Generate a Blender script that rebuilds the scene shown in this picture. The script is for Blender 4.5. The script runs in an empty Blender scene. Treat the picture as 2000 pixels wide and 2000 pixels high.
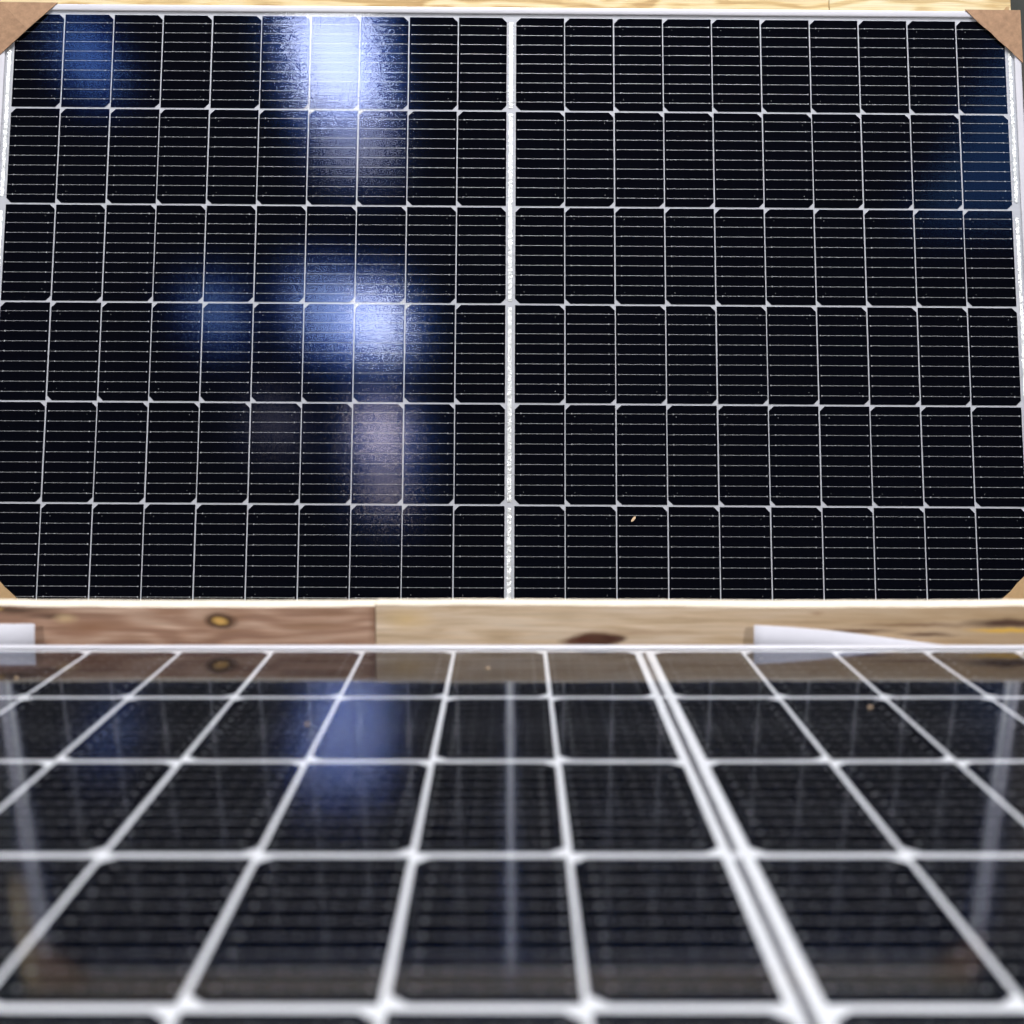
import bpy, bmesh, math, random
from mathutils import Matrix, Vector
random.seed(7)
S = bpy.context.scene
COL = S.collection

# ------------------------------------------------------------------ camera
PITCH = 0.111913
cam = bpy.data.cameras.new('camera'); co = bpy.data.objects.new('camera', cam); COL.objects.link(co)
cam.sensor_width = 36.0; cam.lens = 36.0 * 2552.01 / 2000.0
cam.clip_start = 0.02; cam.clip_end = 200
co.location = (0, 0, 0.4175); co.rotation_euler = (math.pi / 2 - PITCH, 0, 0)
cam.dof.use_dof = True; cam.dof.focus_distance = 2.22; cam.dof.aperture_fstop = 5.4; cam.dof.aperture_blades = 0
S.camera = co
# ------------------------------------------------------------------ world, lamps, exposure
w = bpy.data.worlds.new('World'); S.world = w; w.use_nodes = True
bg = w.node_tree.nodes['Background']; bg.inputs[0].default_value = (1.0, 0.93, 0.86, 1); bg.inputs[1].default_value = 0.025
S.view_settings.view_transform = 'Standard'; S.view_settings.look = 'None'
S.view_settings.exposure = 0.0; S.view_settings.gamma = 1.0; S.view_settings.use_curve_mapping = False
S.render.engine = 'CYCLES'
S.cycles.use_denoising = True; S.cycles.use_light_tree = False
S.cycles.max_bounces = 4; S.cycles.transparent_max_bounces = 12
S.cycles.caustics_reflective = False; S.cycles.caustics_refractive = False
S.cycles.sample_clamp_indirect = 6.0

def area(name, loc, sx, sy, radiance, col, rot=(0, 0, 0)):
    """area lamp: rectangular, given by its radiance"""
    L = bpy.data.lights.new(name, 'AREA'); L.shape = 'RECTANGLE'; L.size = sx; L.size_y = sy
    L.energy = radiance * math.pi * sx * sy; L.color = col
    o = bpy.data.objects.new(name, L); COL.objects.link(o); o.location = loc; o.rotation_euler = rot
    return o
WHITE = (1.0, 0.985, 1.0)
# unseen overhead key lamp, placed to light the upward faces, and the rows of hall lamps receding behind the photographer
area('overhead_key', (0.20, 1.35, 4.2), 2.4, 0.8, 42, WHITE)
for sx in (-1, 1):
    o = area('side_fill', (sx * 5.5, -4.0, 3.0), 1.6, 1.6, 40, WHITE)  # unseen fill lamps, added to light boards and panels from the front
    o.rotation_euler = (Vector((0, 1.7, .4)) - o.location).to_track_quat('-Z', 'Y').to_euler()
area('hall_lamp', (-1.01, -2.55, 5.0), 0.48, 0.92, 15.5, (0.93, 0.95, 1.0))
area('hall_lamp', (-0.97, -3.36, 5.0), 0.44, 0.70, 3.4, (1.0, 0.95, 0.95))
area('hall_lamp', (-1.03, -5.95, 5.0), 0.36, 0.90, 17, (0.95, 0.96, 1.0))
area('hall_lamp', (-1.42, -5.75, 5.0), 0.40, 1.0, 6, (0.6, 0.75, 1.0))
area('hall_lamp', (-1.17, -8.30, 5.0), 0.24, 1.0, 16, (1.0, 0.84, 0.82))
area('hall_lamp', (-1.24, -9.90, 5.0), 0.20, 1.0, 8, (1.0, 0.82, 0.78))
area('side_row_lamp', (-2.57, -2.57, 5.0), 0.24, 0.5, 3.4, (0.25, 0.5, 1.0))
area('side_row_lamp', (-2.39, -5.78, 5.0), 0.20, 0.6, 5.0, (0.35, 0.58, 1.0))
area('side_row_lamp', (-2.23, -8.07, 5.0), 0.34, 0.9, 0.8, (1.0, 0.9, 1.0))
area('skylight', (4.1, -3.3, 5.0), 1.8, 2.0, 0.45, (0.2, 0.55, 1.0))

# ------------------------------------------------------------------ material helpers
class NT:
    def __init__(s, name):
        s.m = bpy.data.materials.new(name); s.m.use_nodes = True
        s.t = s.m.node_tree; s.t.nodes.clear()
        s.out = s.t.nodes.new('ShaderNodeOutputMaterial')
    def n(s, typ, _props=None, **kw):
        nd = s.t.nodes.new('ShaderNode' + typ)
        for k, v in (_props or {}).items(): setattr(nd, k, v)
        for k, v in kw.items():
            key = int(k[1:]) if k[0] == 'i' and k[1:].isdigit() else k.replace('_', ' ')
            s.put(nd.inputs[key], v)
        return nd
    def put(s, sock, v):
        if isinstance(v, bpy.types.NodeSocket): s.t.links.new(v, sock)
        elif isinstance(v, bpy.types.Node): s.t.links.new(v.outputs[0], sock)
        else:
            if isinstance(v, (tuple, list)) and len(v) == 3 and sock.type == 'RGBA': v = (*v, 1)
            sock.default_value = v
    def math(s, op, a, b=None, clamp=False):
        nd = s.t.nodes.new('ShaderNodeMath'); nd.operation = op; nd.use_clamp = clamp
        s.put(nd.inputs[0], a)
        if b is not None: s.put(nd.inputs[1], b)
        return nd.outputs[0]
    def ramp(s, fac, stops):
        nd = s.t.nodes.new('ShaderNodeValToRGB'); e = nd.color_ramp.elements
        while len(e) < len(stops): e.new(0.5)
        for i, (p, c) in enumerate(stops):
            e[i].position = p; e[i].color = (c, c, c, 1) if isinstance(c, (int, float)) else (*c, 1)
        s.put(nd.inputs[0], fac); return nd.outputs[0]
    def mix(s, fac, a, b, blend='MIX'):
        nd = s.t.nodes.new('ShaderNodeMix'); nd.data_type = 'RGBA'; nd.blend_type = blend
        s.put(nd.inputs[0], fac); s.put(nd.inputs[6], a); s.put(nd.inputs[7], b); return nd.outputs[2]
    def noise(s, vec, scale, detail=3, rough=.5, dist=0.0):
        return s.n('TexNoise', Vector=vec, Scale=scale, Detail=detail, Roughness=rough, Distortion=dist).outputs[0]
    def mapping(s, vec, loc=(0, 0, 0), scale=(1, 1, 1), rot=(0, 0, 0)):
        return s.n('Mapping', Vector=vec, Location=loc, Scale=scale, Rotation=rot).outputs[0]
    def done(s, sh):
        s.put(s.out.inputs[0], sh); return s.m

def simple(name, col, rough=.5, metal=0.0, spec=.5, var=0.08, nscale=40, bump=0.0, bscale=300):
    t = NT(name); oc = t.n('TexCoord').outputs['Object']
    nz = t.noise(oc, nscale, 4)
    f = t.ramp(nz, [(.3, 1 - var), (.7, 1 + 0.0)])
    c = t.mix(1.0, (*col,), f, 'MULTIPLY')
    kw = dict(Base_Color=c, Roughness=rough, Metallic=metal, Specular_IOR_Level=spec)
    p = t.n('BsdfPrincipled', **kw)
    if bump:
        b = t.n('Bump', Height=t.noise(oc, bscale, 3), Strength=bump, Distance=0.001)
        t.put(p.inputs['Normal'], b)
    return t.done(p)

M = {}
M['frame'] = simple('anodised_aluminium', (.50, .50, .545), .42, .08, .5, .04, 25, .03, 900)
M['seal'] = simple('seal_silicone', (.28, .28, .30), .6)
M['sheet'] = simple('white_backsheet', (.45, .45, .495), .55, 0, .3, .05, 60)
M['sheet_lit'] = simple('lit_backsheet', (.72, .72, .77), .55, 0, .3, .03, 60)  # backsheet copy with the flat panel's stronger light put into its colour
M['wire'] = simple('tinned_wire', (.27, .27, .28), .38, .25, .5, .05, 400)
M['kraft'] = simple('kraft_board', (.325, .20, .122), .85, 0, .2, .28, 120, .35, 700)
M['kraft_pale'] = simple('kraft_board_pale', (.40, .265, .135), .85, 0, .2, .14, 160, .35, 700)
M['paper'] = simple('white_foam_sheet', (.50, .50, .545), .75, 0, .2, .04, 90, .1, 500)
M['chip'] = simple('wood_chip', (.72, .52, .33), .8, 0, .2, .3, 500)
M['dust'] = simple('dust', (.55, .5, .45), .9, 0, .1)

M['pale_top'] = simple('pale_top_edge', (.78, .70, .57), .7, 0, .3, .12, 60, .2, 400)  # paler colour for the board's upward faces
def foil(name, col, metal):
    t = NT(name); oc = t.n('TexCoord').outputs['Object']
    b = t.n('Bump', Height=t.noise(oc, 170, 2, .6, .5), Strength=.6, Distance=0.0012)
    p = t.n('BsdfPrincipled', Base_Color=col, Metallic=metal, Roughness=.34)
    t.put(p.inputs['Normal'], b); return t.done(p)
M['foil'] = foil('crinkled_ribbon', (1.0, 1.0, 1.0), .80)
M['foil_dark'] = foil('dark_ribbon', (.20, .20, .23), .6)  # flat panel's copy: dark reflection put into the ribbon colour

def facets(t, oc, scale, amt):
    """tiny randomly tilted facets: the prismatic texture of solar glass"""
    q = t.n('VectorMath', {'operation': 'MULTIPLY'}, i0=t.mapping(oc, rot=(0, 0, .6)), i1=(scale, scale, 0)).outputs[0]
    q = t.n('VectorMath', {'operation': 'FLOOR'}, i0=q).outputs[0]
    rnd = t.n('TexWhiteNoise', {'noise_dimensions': '2D'}, Vector=q).outputs['Color']
    q2 = t.n('VectorMath', {'operation': 'ADD'}, i0=q, i1=(371.0, 113.0, 0)).outputs[0]
    rn2 = t.n('TexWhiteNoise', {'noise_dimensions': '2D'}, Vector=q2).outputs['Color']
    dif = t.n('VectorMath', {'operation': 'SUBTRACT'}, i0=rnd, i1=rn2).outputs[0]
    off = t.n('VectorMath', {'operation': 'MULTIPLY'}, i0=dif, i1=(amt,) * 3).outputs[0]
    nn = t.n('VectorMath', {'operation': 'ADD'}, i0=t.n('NewGeometry').outputs['Normal'], i1=off).outputs[0]
    return t.n('VectorMath', {'operation': 'NORMALIZE'}, i0=nn).outputs[0]

def cell_mat():
    t = NT('mono_silicon'); oc = t.n('TexCoord').outputs['Object']
    # fine printed fingers run across the busbars
    sx = t.n('SeparateXYZ', Vector=oc).outputs[0]
    fing = t.math('GREATER_THAN', t.math('FRACT', t.math('MULTIPLY', sx, 640.0)), .93)
    oi = t.n('ObjectInfo').outputs['Random']
    blue = t.mix(oi, (.004, .014, .062), (.006, .021, .085))
    dif = t.n('BsdfDiffuse', Color=t.mix(t.math('MULTIPLY', fing, .015), (.0005, .0006, .0018), (.2, .2, .2)))
    gl = t.n('BsdfAnisotropic', {'distribution': 'BECKMANN'}, Color=blue, Roughness=.12, Normal=facets(t, oc, 800.0, .006))
    return t.done(t.n('AddShader', i0=dif, i1=gl))
M['cell'] = cell_mat()

def glass_mat(name, dust, rough, sparkle):
    t = NT(name); oc = t.n('TexCoord').outputs['Object']
    nn = facets(t, oc, 720.0, sparkle)
    fc = t.n('LayerWeight', Blend=.5).outputs['Facing']           # Schlick, alike from both sides of the pane
    fr = t.math('ADD', .045, t.math('MULTIPLY', .80, t.math('POWER', fc, 5.0)))
    gl = t.n('BsdfAnisotropic', {'distribution': 'BECKMANN'}, Color=(1, 1, 1), Roughness=rough, Normal=nn)
    base = t.n('MixShader', i0=fr, i1=t.n('BsdfTransparent', Color=(.97, .985, .98)), i2=gl)
    # a film of dust, patchy
    dn = t.noise(oc, 6, 5, .6)
    sp = t.noise(oc, 260, 2, .5)
    f = t.math('MULTIPLY', t.ramp(dn, [(.3, .4), (.75, 1.0)]), dust)
    f = t.math('ADD', f, t.math('MULTIPLY', t.ramp(sp, [(.72, 0), (.78, 1)]), dust * 1.5))
    return t.done(t.n('MixShader', i0=f, i1=base, i2=t.n('BsdfDiffuse', Color=(.46, .48, .52))))
M['glass_up'] = glass_mat('solar_glass_upright', .0006, .090, .013)
M['glass_low'] = glass_mat('solar_glass_flat', .0008, .075, .004)

def wood(name, dark, mid, pale, xs=(2.2, 30, 30), seed=0.0, spots=(), streak=.5, rings=26):
    """planed timber, grain along local x; spots: (x, z, rx, rz, colour, softness, power)"""
    t = NT(name); oc = t.n('TexCoord').outputs['Object']
    v = t.mapping(oc, (seed, seed * .7, seed * .3), xs)
    wob = t.noise(t.mapping(oc, (seed, 0, 0), (3.0, 9, 9)), 1.6, 2)
    xyz = t.n('SeparateXYZ', Vector=oc)
    gz = t.math('ADD', t.math('ADD', xyz.outputs[2], xyz.outputs[1]), t.math('MULTIPLY', wob, .16))
    band = t.math('SINE', t.math('MULTIPLY', gz, rings * 6.283))
    fine = t.noise(v, 3.0, 6, .62, .6)
    f = t.math('ADD', t.math('MULTIPLY', band, .12 * streak), fine)
    c = t.ramp(f, [(.34, dark), (.50, mid), (.64, pale)])
    big = t.noise(t.mapping(oc, (seed * 2, 0, 0), (2.5, 6, 6)), 1.4, 2)
    c = t.mix(t.ramp(big, [(.35, 0.0), (.7, .45)]), c, (*mid,))
    fib = t.noise(t.mapping(oc, (seed, 0, 0), (6, 260, 260)), 2.0, 3)
    c = t.mix(1.0, c, t.ramp(fib, [(.35, .82), (.65, 1.08)]), 'MULTIPLY')
    wn = t.n('TexNoise', Vector=oc, Scale=38.0, Detail=3.0).outputs['Color']
    wp = t.n('VectorMath', {'operation': 'MULTIPLY_ADD'}, i0=wn, i1=(.012, .005, .005), i2=oc).outputs[0]
    wx = t.n('SeparateXYZ', Vector=wp)
    for (x, z, rx, rz, col, soft, power) in spots:
        dx = t.math('DIVIDE', t.math('SUBTRACT', wx.outputs[0], x + .006), rx)
        dz = t.math('DIVIDE', t.math('SUBTRACT', wx.outputs[2], z + .0025), rz)
        d = t.math('SQRT', t.math('ADD', t.math('MULTIPLY', dx, dx), t.math('MULTIPLY', dz, dz)))
        c = t.mix(t.ramp(d, [(max(0, 1 - soft), power), (1.0, 0.0)]), c, (*col,))
    b = t.n('Bump', Height=fine, Strength=.25, Distance=.001)
    p = t.n('BsdfPrincipled', Base_Color=c, Roughness=.62, Specular_IOR_Level=.3)
    t.put(p.inputs['Normal'], b); return t.done(p)

# ------------------------------------------------------------------ mesh helpers
def mesh(name, vs, fs, mat, smooth=False):
    m = bpy.data.meshes.new(name); m.from_pydata(vs, [], fs); m.update()
    if mat: m.materials.append(mat)
    if smooth:
        for p in m.polygons: p.use_smooth = True
    return m
def link(name, data, parent=None, loc=(0, 0, 0)):
    o = bpy.data.objects.new(name, data); COL.objects.link(o); o.location = loc
    if parent: o.parent = parent
    return o
def tag(o, label=None, cat=None, group=None, kind=None):
    for k, v in (('label', label), ('category', cat), ('group', group), ('kind', kind)):
        if v: o[k] = v
    return o
def fixn(m):
    b = bmesh.new(); b.from_mesh(m); bmesh.ops.recalc_face_normals(b, faces=b.faces); b.to_mesh(m); b.free(); return m
def box(name, x0, x1, y0, y1, z0, z1, mat, bevel=0.0, parent=None, origin=None, seg=1):
    ox, oy, oz = origin or (0, 0, 0)
    b = bmesh.new(); bmesh.ops.create_cube(b, size=1)
    for v in b.verts:
        v.co = Vector(((x0 if v.co.x < 0 else x1) - ox, (y0 if v.co.y < 0 else y1) - oy, (z0 if v.co.z < 0 else z1) - oz))
    if bevel: bmesh.ops.bevel(b, geom=list(b.edges), offset=bevel, segments=seg, affect='EDGES', profile=.6)
    m = bpy.data.meshes.new(name); b.to_mesh(m); b.free(); m.materials.append(mat)
    return link(name, m, parent, (ox, oy, oz))
def prism(name, front, back, mat):
    """closed solid between two polygons with equal vertex counts"""
    n = len(front); vs = list(front) + list(back)
    fs = [tuple(range(n)), tuple(range(2 * n - 1, n - 1, -1))] + [(i, i + n, (i + 1) % n + n, (i + 1) % n) for i in range(n)]
    return fixn(mesh(name, vs, fs, mat))

# ------------------------------------------------------------------ places
OFF = 0.4175
UX = Vector((.999956, .007451, -.005743)); UD = Vector((-.003832, -.234982, -.971992)).normalized()
UX = UX.normalized(); UZ = UX.cross(-UD).normalized(); UY = UZ.cross(UX)
UO = Vector((-.000864, 2.332627, .596489 + OFF))          # top middle of the cell field, glass plane
LO = Vector((.122294, 1.193398, -.263303 + OFF))
PX, PY, GAP, G = .0845, .1697, .0015, .0153
SIZES = {'fine': (PX - .0021, PY - .0031), 'wide': (PX - .0034, PY - .0070)}   # half cells of the two makes of panel
FT, FS = .0165, .0265                                     # frame outer edge beyond the cells: top/bottom, sides
H = 6 * PY + FT                                           # cell-field top above the panel's foot
HW = G / 2 - GAP / 2 + 10 * PX - GAP / 2 + FS             # half width
TH = .035
def upper_matrix(p):
    m = Matrix.Identity(4)
    for i, a in enumerate((UX, UY, UZ)): m.col[i] = (*a, 0)
    m.col[3] = (*p, 1); return m

# ------------------------------------------------------------------ the setting
def wall_mat():
    t = NT('wall_sheet'); oc = t.n('TexCoord').outputs['Object']
    n1 = t.noise(t.mapping(oc, (0, 0, 0), (1, 1, .6)), 3.0, 5)
    c = t.ramp(n1, [(.35, (.05, .038, .03)), (.55, (.04, .041, .036)), (.7, (.026, .036, .03))])
    return t.done(t.n('BsdfPrincipled', Base_Color=c, Roughness=.7))
vs, fs = [], []
nx = 320
for i in range(nx + 1):
    x = -8 + 16 * i / nx; y = .02 * (1 if (i // 2) % 2 else -1)
    vs += [(x, y, 0), (x, y, 5.5)]
for i in range(nx): fs.append((2 * i, 2 * i + 2, 2 * i + 3, 2 * i + 1))
tag(link('wall', mesh('wall', vs, fs, wall_mat()), None, (0, 4.3, 0)), kind='structure')
def floor_mat():
    t = NT('concrete'); oc = t.n('TexCoord').outputs['Object']
    c = t.ramp(t.noise(oc, 5, 8, .6), [(.3, (.12, .105, .09)), (.7, (.22, .20, .175))])
    return t.done(t.n('BsdfPrincipled', Base_Color=c, Roughness=.75))
tag(link('floor', mesh('floor', [(-8, -6, 0), (8, -6, 0), (8, 4.28, 0), (-8, 4.28, 0)], [(0, 1, 2, 3)], floor_mat())), kind='structure')

# ------------------------------------------------------------------ solar panel
cell_cache, wire_cache, misc = {}, {}, {}
def cell_mesh(side, make):
    """half cell with its two cut corners on one side (-1 left, +1 right)"""
    key = (side, make)
    if key in cell_cache: return cell_cache[key]
    CW, CH = SIZES[make]; a, b, c = CW / 2, CH / 2, .0082
    pts = [(-a, b), (a - c, b), (a, b - c), (a, -b + c), (a - c, -b), (-a, -b)]
    pts = [(side * x, y) for x, y in pts]
    cell_cache[key] = prism('solar_cell', [(x, y, .0002) for x, y in pts], [(x, y, 0) for x, y in pts], M['cell'])
    return cell_cache[key]
def wire_mesh(side, extn, extp, make):
    key = (side, extn, extp, make); CW, CH = SIZES[make]; ww = .00070 if make == 'fine' else .00048
    if key in wire_cache: return wire_cache[key]
    vs, fs = [], []
    def bar(x0, x1, y, wd, h, z=.0003):
        k = len(vs)
        vs.extend([(x0, y - wd / 2, z), (x0, y, z + h), (x0, y + wd / 2, z), (x1, y - wd / 2, z), (x1, y, z + h), (x1, y + wd / 2, z)])
        fs.extend([(k, k + 3, k + 4, k + 1), (k + 1, k + 4, k + 5, k + 2)])
    def pad(x, y, r, h=.0002, z=.00035):
        k = len(vs)
        for q in range(6): vs.append((x + r * math.cos(q * math.pi / 3), y + r * math.sin(q * math.pi / 3), z))
        vs.append((x, y, z + h))
        for q in range(6): fs.append((k + q, k + (q + 1) % 6, k + 6))
    a = CW / 2
    xs0, xs1 = -a + .0042, a - .0100                       # plain end, cut-corner end (side = +1)
    rj = random.Random(3)
    for i in range(9):
        y = (i - 4) * .01715
        x0, x1 = sorted((side * xs0, side * xs1))
        bar(x0, x1, y, ww, ww * .13)
        bar(*sorted((side * xs1, side * (a + (extp if side > 0 else extn)))), y + rj.uniform(-.0003, .0003), ww * .75, .00005, .0003)
        if (extn if side > 0 else extp) > .002:
            bar(*sorted((side * xs0, -side * (a + (extn if side > 0 else extp)))), y, .0003, .0001, .0003)
        for q in range(6):
            pad(side * (xs0 + (xs1 - xs0) * q / 5), y, (.0014 if q in (0, 5) else .0009) * (1 if make == 'fine' else 1.0))
    for y in (-4 * .01715 + .0052, 4 * .01715 - .0052): pad(side * (a - .0150), y, .0006)
    wire_cache[key] = mesh('busbar_wires', vs, fs, M['wire']); return wire_cache[key]
def ribbon(length, width, seed, mat):
    rg = random.Random(seed); n = max(4, int(length / .0026)); vs, fs = [], []
    for i in range(n + 1):
        y = -length * i / n
        for j in range(4):
            x = -width / 2 + width * j / 3 + (rg.uniform(-.0003, .0003) if j in (0, 3) else rg.uniform(-.0007, .0007))
            vs.append((x, y + (0 if i in (0, n) else rg.uniform(-.0006, .0006)), rg.uniform(0, .00075)))
    for i in range(n):
        for j in range(3):
            k = 4 * i + j
            if rg.random() < .5: fs += [(k, k + 4, k + 5), (k, k + 5, k + 1)]
            else: fs += [(k, k + 4, k + 1), (k + 1, k + 4, k + 5)]
    return mesh('ribbon', vs, fs, mat)
PROF = [(0, -.0332), (0, .0006), (.0005, .0013), (.0022, .0019), (.0048, .0021), (.0078, .0020), (.0102, .0015), (.0112, .0008), (.0115, .0004),
        (.0115, -.0002), (.0019, -.0008), (.0019, -.0314), (.024, -.0314), (.024, -.0332)]
def frame_bar(half):
    n = len(PROF); vs = [(s * (half - u), -u, z) for s in (-1, 1) for u, z in PROF]
    fs = [(i, (i + 1) % n, (i + 1) % n + n, i + n) for i in range(n)]
    m = fixn(mesh('frame_bar', vs, fs, M['frame']))
    for p in m.polygons: p.use_smooth = False
    return m
def solar_panel(label, glass, make):
    root = bpy.data.objects.new('solar_panel', None); COL.objects.link(root)
    tag(root, label, 'solar panel', 'solar panels')
    top = H + FT
    if 'fb' not in misc:
        misc['fb'] = frame_bar(HW); misc['fs'] = frame_bar(top / 2)
    for m, loc, rz in ((misc['fb'], (0, top, 0), 0), (misc['fb'], (0, 0, 0), math.pi), (misc['fs'], (-HW, top / 2, 0), math.pi / 2), (misc['fs'], (HW, top / 2, 0), -math.pi / 2)):
        o = link('frame_bar', m, root, loc); o.rotation_euler = (0, 0, rz)
    i = .0075
    a, b, c, d = -HW + i, HW - i, i, top - i
    if 'bs' not in misc:
        misc['bs'] = mesh('backsheet', [(a, c, -.0016), (b, c, -.0016), (b, d, -.0016), (a, d, -.0016)], [(0, 1, 2, 3)], M['sheet'])
        vs, fs = [], []
        x0, y0, s = HW - .0115, top / 2 - .0115, .0005      # dark sealing line round the glass
        for (p, q, r_, t_) in ((-x0, x0, y0 - s, y0), (-x0, x0, -y0, -y0 + s), (-x0, -x0 + s, -y0 + s, y0 - s), (x0 - s, x0, -y0 + s, y0 - s)):
            k = len(vs); zz = .0003
            vs += [(p, r_ + top / 2, zz), (q, r_ + top / 2, zz), (q, t_ + top / 2, zz), (p, t_ + top / 2, zz)]; fs.append((k, k + 1, k + 2, k + 3))
        misc['seal'] = mesh('seal', vs, fs, M['seal'])
    bs = misc['bs']
    if make == 'wide': bs = bs.copy(); bs.materials[0] = M['sheet_lit']
    link('backsheet', bs, root); link('seal', misc['seal'], root)
    link('glass_pane', mesh('glass_pane', [(a, c, 0), (b, c, 0), (b, d, 0), (a, d, 0)], [(0, 1, 2, 3)], glass), root)
    for r in range(6):
        for k in range(20):
            hs = 1 if k < 10 else -1
            x = (-(G / 2 - GAP / 2) - (9.5 - k) * PX) if k < 10 else (G / 2 - GAP / 2) + (k - 9.5) * PX
            x += random.uniform(-.00025, .00025)
            side = hs if r % 2 == 0 else -hs
            cell = link('solar_cell', cell_mesh(side, make), root, (x, H - (r + .5) * PY, -.0013 + random.uniform(0, .00003)))
            cell.rotation_euler = (random.uniform(-.001, .001), random.uniform(-.0018, .0018), random.uniform(-.0012, .0012))
            en = .0042 if k in (0, 10) else .0011; ep = .0042 if k in (9, 19) else .0011
            tag(link('busbar_wires', wire_mesh(side, en, ep, make), cell), kind='stuff')
    def strips(x, wd, spans, seed):
        for q, (r0, r1, e) in enumerate(spans):
            ln = (r1 - r0) * PY - 2 * e - (.004 if r0 == 0 or r1 == 6 else 0)
            key = (round(ln, 4), wd, seed + q, make)
            if key not in misc: misc[key] = ribbon(ln, wd, seed + q, M['foil' if make == 'fine' else 'foil_dark'])
            link('ribbon', misc[key], root, (x, H - r0 * PY - e - (.004 if r0 == 0 else 0), -.0012))
    strips(-.0006, .0068 if make == 'fine' else .0044, ((0, 1, .005), (1, 3, .005), (3, 5, .005), (5, 6, .005)), 10)
    ex = HW - FS + .0075
    strips(-ex, .0058, ((0, 2, .013), (2, 4, .013), (4, 6, .013)), 20)
    strips(ex, .0052, ((0, 2, .013), (2, 4, .013), (4, 6, .013)), 30)
    return root

up = solar_panel('upright solar panel leaning back with kraft corner guards, sharp in focus', M['glass_up'], 'fine')
up.matrix_world = upper_matrix(UO - UY * H)
low = solar_panel('solar panel lying flat in the blurred foreground below the board', M['glass_low'], 'wide')
low.location = LO - Vector((0, H, 0))

# supports of the flat panel: two bearers on the floor
bm_ = wood('bearer_timber', (.30, .19, .10), (.45, .31, .18), (.56, .42, .26), seed=3)
for y, lab in ((.36, 'timber bearer under the near edge of the flat panel'), (1.02, 'timber bearer under the far edge of the flat panel')):
    tag(box('timber_bearer', -.75, .98, y, y + .09, 0.0, LO.z - .0336, bm_, .003, origin=(0, y, 0)), lab, 'bearer', 'bearers under the flat panel')

# ------------------------------------------------------------------ board between the panels
BY = 1.224; BT = .026; BTOP = .192
left_spots = (
    (-.1315, .175, .007, .03, (.20, .10, .055), .9, .65),  # dark brown at the joint, with the gap's shade painted in
    (-.2777, .1755, .030, .0150, (.30, .16, .085), .8, .7),
    (-.2777, .1755, .0185, .0098, (.045, .018, .008), .45, .95),
    (-.2777, .1755, .0105, .0052, (.62, .37, .10), .6, .95),
    (-.3697, .1925, .010, .0045, (.05, .02, .015), .9, .9),
    (-.475, .1865, .055, .0055, (.06, .03, .015), .8, .85),
    (-.44, .1800, .030, .0040, (.07, .035, .018), .9, .8),
    (-.425, .1780, .016, .0060, (.62, .44, .24), .7, .7),
    (-.50, .1868, .018, .0030, (.66, .44, .10), .6, .9),
    (-.40, .1690, .050, .0090, (.28, .13, .06), .95, .6),
    (-.335, .1840, .045, .0040, (.26, .13, .07), .95, .55),
    (-.19, .1700, .045, .0055, (.30, .17, .09), .95, .6),
    (-.17, .1825, .040, .0050, (.28, .15, .08), .95, .5),
)
right_spots = (
    (.52, .17, .42, .30, (.42, .275, .14), .95, .75),
    (.079, .1575, .0275, .0085, (.07, .022, .010), .45, .97),
    (.062, .1560, .020, .0055, (.09, .025, .012), .6, .9),
    (.098, .1590, .016, .0045, (.06, .018, .009), .5, .9),
    (.12, .1640, .09, .0035, (.30, .18, .10), .95, .5),
    (.045, .1785, .030, .0070, (.50, .37, .23), .95, .6),
    (-.10, .1770, .030, .0140, (.66, .46, .20), .9, .6),
    (.29, .1835, .010, .0030, (.30, .17, .09), .95, .6),
    (.33, .1660, .045, .0032, (.09, .035, .015), .8, .9),
    (.385, .1715, .075, .0028, (.14, .06, .025), .9, .75),
    (.395, .1625, .035, .0030, (.08, .03, .012), .8, .85),
    (.475, .1735, .055, .0058, (.055, .02, .01), .7, .95),
    (.475, .1665, .050, .0030, (.70, .42, .07), .6, .95),
)
wl = wood('reddish_board', (.31, .175, .115), (.45, .275, .185), (.56, .385, .28), (2.4, 40, 60), 1.3, left_spots, .9, 46)
wr = wood('pale_board', (.50, .36, .22), (.66, .505, .345), (.74, .60, .45), (3.0, 36, 50), 5.1, right_spots, .6, 30)
def top_board(name, x0, x1, mat, seed):
    """sawn board with a slightly wavy upper arris"""
    rg = random.Random(seed); n = int((x1 - x0) / .018); vs, fs = [], []
    rows = []
    for i in range(n + 1):
        x = x0 + (x1 - x0) * i / n
        e = .0011 * math.sin(x * 9 + seed) + rg.uniform(-.0004, .0004)
        sec = [(0, 0), (0, BTOP - .0022 + e), (.0009, BTOP - .0007 + e), (.0028, BTOP + e * .6), (BT - .002, BTOP + e * .5), (BT, BTOP - .002), (BT, 0)]
        rows.append([(x, y, z) for y, z in sec])
    for r in rows: vs += r
    k = 7
    for i in range(n):
        for j in range(k): fs.append((i * k + j, (i + 1) * k + j, (i + 1) * k + (j + 1) % k, i * k + (j + 1) % k))
    fs += [tuple(range(k)), tuple(n * k + j for j in reversed(range(k)))]
    m = fixn(mesh(name, vs, fs, mat)); m.materials.append(M['pale_top'])
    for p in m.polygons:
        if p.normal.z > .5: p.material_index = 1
    return m
bd = bpy.data.objects.new('timber_board', None); COL.objects.link(bd); bd.location = (0, BY, 0)
tag(bd, 'jointed timber board on edge between the two panels, reddish left and pale right', 'board')
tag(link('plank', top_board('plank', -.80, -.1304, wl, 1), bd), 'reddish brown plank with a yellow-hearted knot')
tag(link('plank', top_board('plank', -.1296, .95, wr, 2), bd), 'pale yellow plank with a dark half knot')

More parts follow.
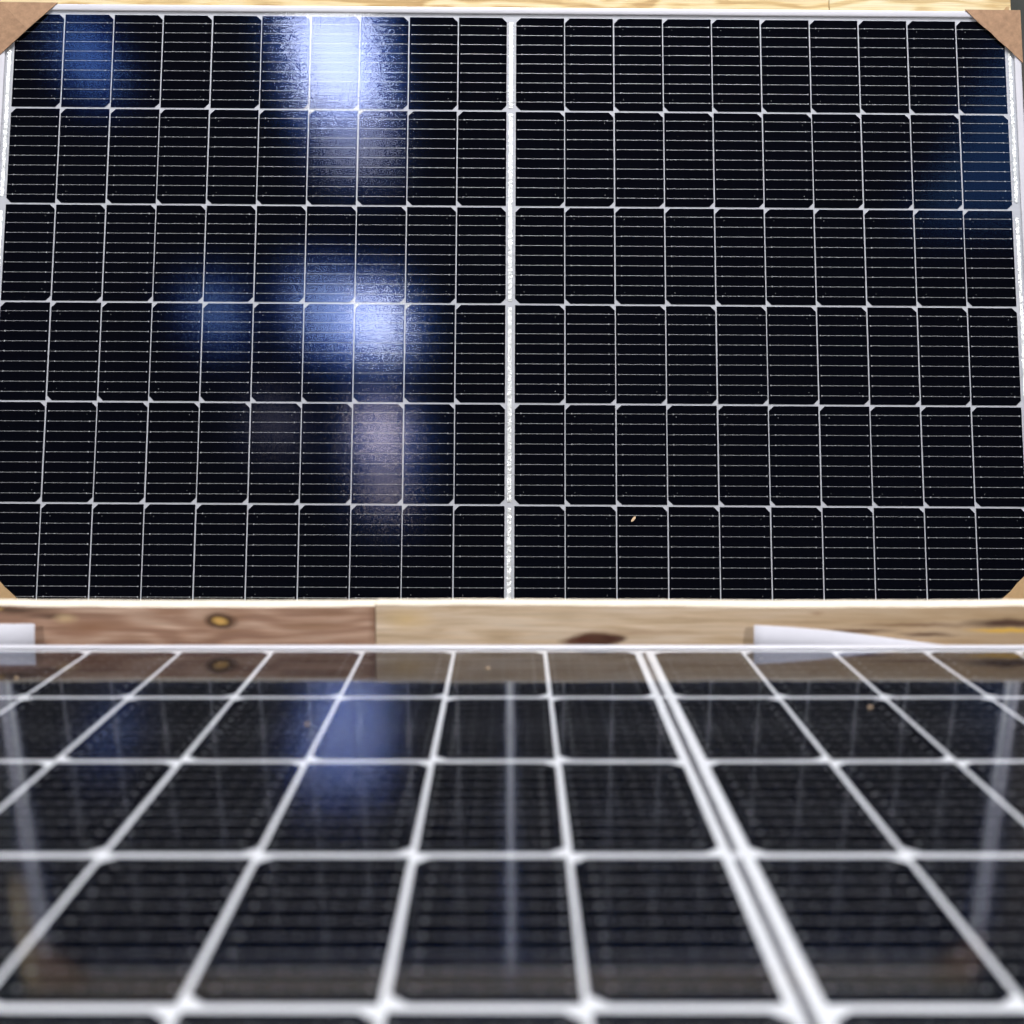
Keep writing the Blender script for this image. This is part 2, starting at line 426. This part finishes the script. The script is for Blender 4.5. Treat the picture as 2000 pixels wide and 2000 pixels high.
# ------------------------------------------------------------------ white sheets sticking up behind the flat panel
def sheet(name, top_pts, zb, y0, lean, label):
    """thin foam sheet, upper outline given as (x, z); bows toward the camera"""
    n = 5; vs, fs = [], []; T = .0012
    for side in (0, 1):
        for i, (x, z) in enumerate(top_pts):
            for j in range(n):
                u = j / (n - 1); zz = zb + (z - zb) * u
                y = y0 + lean * (u ** 2) * (i / (len(top_pts) - 1)) - .0018 * math.sin(u * math.pi) + side * T
                vs.append((x, y, zz))
    m = len(top_pts); K = m * n
    for s in (0, 1):
        for i in range(m - 1):
            for j in range(n - 1):
                q = [s * K + i * n + j, s * K + (i + 1) * n + j, s * K + (i + 1) * n + j + 1, s * K + i * n + j + 1]
                fs.append(tuple(q if s == 0 else q[::-1]))
    rim = [i * n for i in range(m)] + [(m - 1) * n + j for j in range(1, n)] + [i * n + n - 1 for i in range(m - 2, -1, -1)] + [j for j in range(n - 2, 0, -1)]
    for a, b in zip(rim, rim[1:] + rim[:1]): fs.append((a, b, b + K, a + K))
    o = link(name, fixn(mesh(name, vs, fs, M['paper'], True)))
    return tag(o, label, 'foam sheet', 'white sheets behind the flat panel')
sheet('foam_sheet', [(-.60, .1715), (-.55, .1725), (-.50, .1738), (-.4525, .1742)], .10, 1.2165, .001, 'white sheet standing square against the reddish plank at left')
pts = [(.2292, .1730), (.245, .1722), (.265, .1709), (.2925, .1685), (.315, .1660), (.3415, .1625), (.37, .1588), (.3963, .1552), (.42, .1525)]
sheet('foam_sheet', pts, .10, 1.2165, .002, 'white sheet with a slanting curved edge at right of the pale plank')

# ------------------------------------------------------------------ rack behind the upright panel
rm = wood('pine_rack', (.32, .20, .075), (.50, .375, .18), (.56, .46, .275), (2.6, 34, 34), 2.2, (), 1.4, 30)
rm2 = wood('pine_rack_pale', (.40, .28, .12), (.54, .44, .25), (.58, .50, .33), (2.0, 24, 24), 8.4, (), 1.5, 34)
rack = bpy.data.objects.new('timber_rack', None); COL.objects.link(rack)
rack.matrix_world = upper_matrix(UO - UY * H)
tag(rack, 'pale pine rack whose boards show behind the top of the upright panel', 'rack')
tp = H + FT
ZB = -.0352
def lboard(name, x0, x1, y0, y1, z0, z1, mat, horiz=True):
    o = box(name, x0, x1, y0, y1, z0, z1, mat, .0012, rack, origin=((x0 + x1) / 2, (y0 + y1) / 2, z1))
    return o
def swap(mat_args):
    return mat_args
lboard('board', -.93, .5580, tp - .07, tp + .052, ZB - .022, ZB, rm)
lboard('board', .5590, .8790, tp - .07, tp + .0518, ZB - .022, ZB, rm2)
lboard('board', -.85, .80, .10, .22, ZB - .022, ZB, rm)
lboard('post', -.86, -.77, .02, tp + .05, ZB - .068, ZB - .023, rm)
lboard('post', .60, .69, .02, tp + .05, ZB - .068, ZB - .023, rm)
lboard('post', -.93, -.877, tp - .19, tp - .071, ZB - .022, ZB, rm2)

# ------------------------------------------------------------------ kraft corner guards
def corner_guard(sx, sy, leg, mat, label, crease):
    root = bpy.data.objects.new('corner_guard', None); COL.objects.link(root)
    tag(root, label, 'corner guard', 'kraft corner guards on the upright panel')
    cy = tp if sy > 0 else 0.0
    root.matrix_world = upper_matrix(UO - UY * H + UX * (sx * HW) + UY * cy)
    e, t = .0016, .0013
    def P(u, v, z): return (sx * (e - u), sy * (e - v), z)     # u, v: inward from the corner
    z0 = .0034
    mid = leg / 2 + .001
    A, B, Cc, Dd = (0, 0, z0 - .0005), (leg, 0, z0 - .0005), (0, leg, z0 - .0005), (mid, mid, z0 + crease)
    if crease > .002:
        tris = ((A, B, Dd), (A, Dd, Cc)) 
        fr = [P(*q) for q in (A, B, Dd)]; m1 = prism('front_flap', fr, [(x, y, z - t) for x, y, z in fr], mat)
        fr = [P(*q) for q in (A, Dd, Cc)]; fr = [(x - sx * .0002, y - sy * .0003, z - .0001) for x, y, z in fr]
        m2 = prism('front_flap', fr, [(x, y, z - t) for x, y, z in fr], mat)
        link('front_flap', m1, root); link('front_flap', m2, root)
    else:
        n = 9; rg = random.Random(5)
        hyp = [(leg * (1 - i / n) + (rg.uniform(-.0008, .0008) if 0 < i < n else 0), leg * i / n + (rg.uniform(-.0008, .0008) if 0 < i < n else 0), z0 + crease * math.sin(math.pi * i / n)) for i in range(n + 1)]
        fr = [P(*A)] + [P(*q) for q in hyp]
        link('front_flap', prism('front_flap', fr, [(x, y, z - t) for x, y, z in fr], mat), root)
    # strips folded over the top and the side of the frame
    def strip(horizontal):
        q = [(0, z0 - t - .0004), (leg * .985, z0 - t - .0004), (leg * .80, -.037), (0, -.037)]
        if horizontal: f_ = [P(u, 0, z) for u, z in q]; b_ = [P(u, t, z) for u, z in q]
        else: f_ = [P(0, t + u * .99, z) for u, z in q]; b_ = [P(t, t + u * .99, z) for u, z in q]
        return prism('side_flap', f_, b_, mat)
    link('side_flap', strip(True), root); link('side_flap', strip(False), root)
    return root
corner_guard(-1, 1, .100, M['kraft'], 'brown creased kraft guard on the upper left panel corner', .0034)
rg_ = corner_guard(1, 1, .096, M['kraft'], 'brown textured kraft guard on the upper right panel corner', .0008)
corner_guard(-1, -1, .112, M['kraft_pale'], 'yellowish kraft guard on the lower left panel corner above the board', .0016)
corner_guard(1, -1, .112, M['kraft_pale'], 'yellowish kraft guard on the lower right panel corner above the board', .0016)
# torn tab of the right guard, standing up against the rack board

tab = [(-.030, .003, -.033), (-.003, .003, -.033), (-.003, .028, -.0335), (-.008, .0265, -.0325), (-.018, .015, -.0315)]
link('torn_tab', prism('torn_tab', tab, [(x, y, z - .0010) for x, y, z in tab], M['kraft_pale']), rg_)

# ------------------------------------------------------------------ chips and dust
def chip(loc, ln, wd, th, rot, label, mat=None):
    pts = [(-ln / 2, -wd * .15), (-ln * .2, -wd / 2), (ln * .3, -wd * .4), (ln / 2, wd * .1), (ln * .25, wd / 2), (-ln * .3, wd * .35)]
    o = link('wood_chip', prism('wood_chip', [(x, y, th + (.25 * th if i % 2 else 0)) for i, (x, y) in enumerate(pts)], [(x, y, 0) for x, y in pts], mat or M['chip']))
    o.matrix_world = rot
    return tag(o, label, 'wood chip', 'stray wood chips')
p = UO + UX * .2033 - UY * .8709 + UZ * .0002
m = upper_matrix(p) @ Matrix.Rotation(math.radians(48), 4, 'Z')
chip(p, .0115, .0042, .0012, m, 'pale wood chip stuck on the upright panel glass right of centre')
for (x, y, s, lab) in ((.277, .9867, .0024, 'tiny yellow chip on the flat panel, right of its middle strip'),
                       (-.021, 1.117, .0026, 'tiny pale chip near the middle of the flat panel far edge'),
                       (-.4187, 1.0814, .0024, 'tiny white chip at the far left of the flat panel'),
                       (-.1508, .9389, .0020, 'tiny orange chip in the bluish glare on the flat panel')):
    chip(None, s * 1.3, s, s * .5, Matrix.Translation((x, y, LO.z + .0002)) @ Matrix.Rotation(x * 9, 4, 'Z'), lab)
def dust_mesh(n, x0, x1, y0, y1, r0, r1, seed):
    rg = random.Random(seed); vs, fs = [], []
    for _ in range(n):
        x, y, r = rg.uniform(x0, x1), rg.uniform(y0, y1), rg.uniform(r0, r1) * (2 if rg.random() < .04 else 1)
        k = len(vs); a0 = rg.uniform(0, 6.28)
        for q in range(3): vs.append((x + r * math.cos(a0 + q * 2.094), y + r * math.sin(a0 + q * 2.094) * rg.uniform(.5, 1), .00005))
        vs.append((x, y, r * .7)); fs += [(k, k + 1, k + 3), (k + 1, k + 2, k + 3), (k + 2, k, k + 3)]
    return mesh('dust', vs, fs, M['dust'])
d1 = link('dust', dust_mesh(500, -HW + .02, HW - .02, .02, H - .002, .00012, .00032, 4)); d1.matrix_world = upper_matrix(UO - UY * H + UZ * .0002)
tag(d1, 'fine pale dust specks scattered over the upright panel glass', 'dust', kind='stuff')
d2 = link('dust', dust_mesh(900, -.6, .6, .25, H - .002, .00012, .00035, 9)); d2.location = LO - Vector((0, H, -.0002))
tag(d2, 'fine pale dust specks scattered over the flat panel glass', 'dust', kind='stuff')
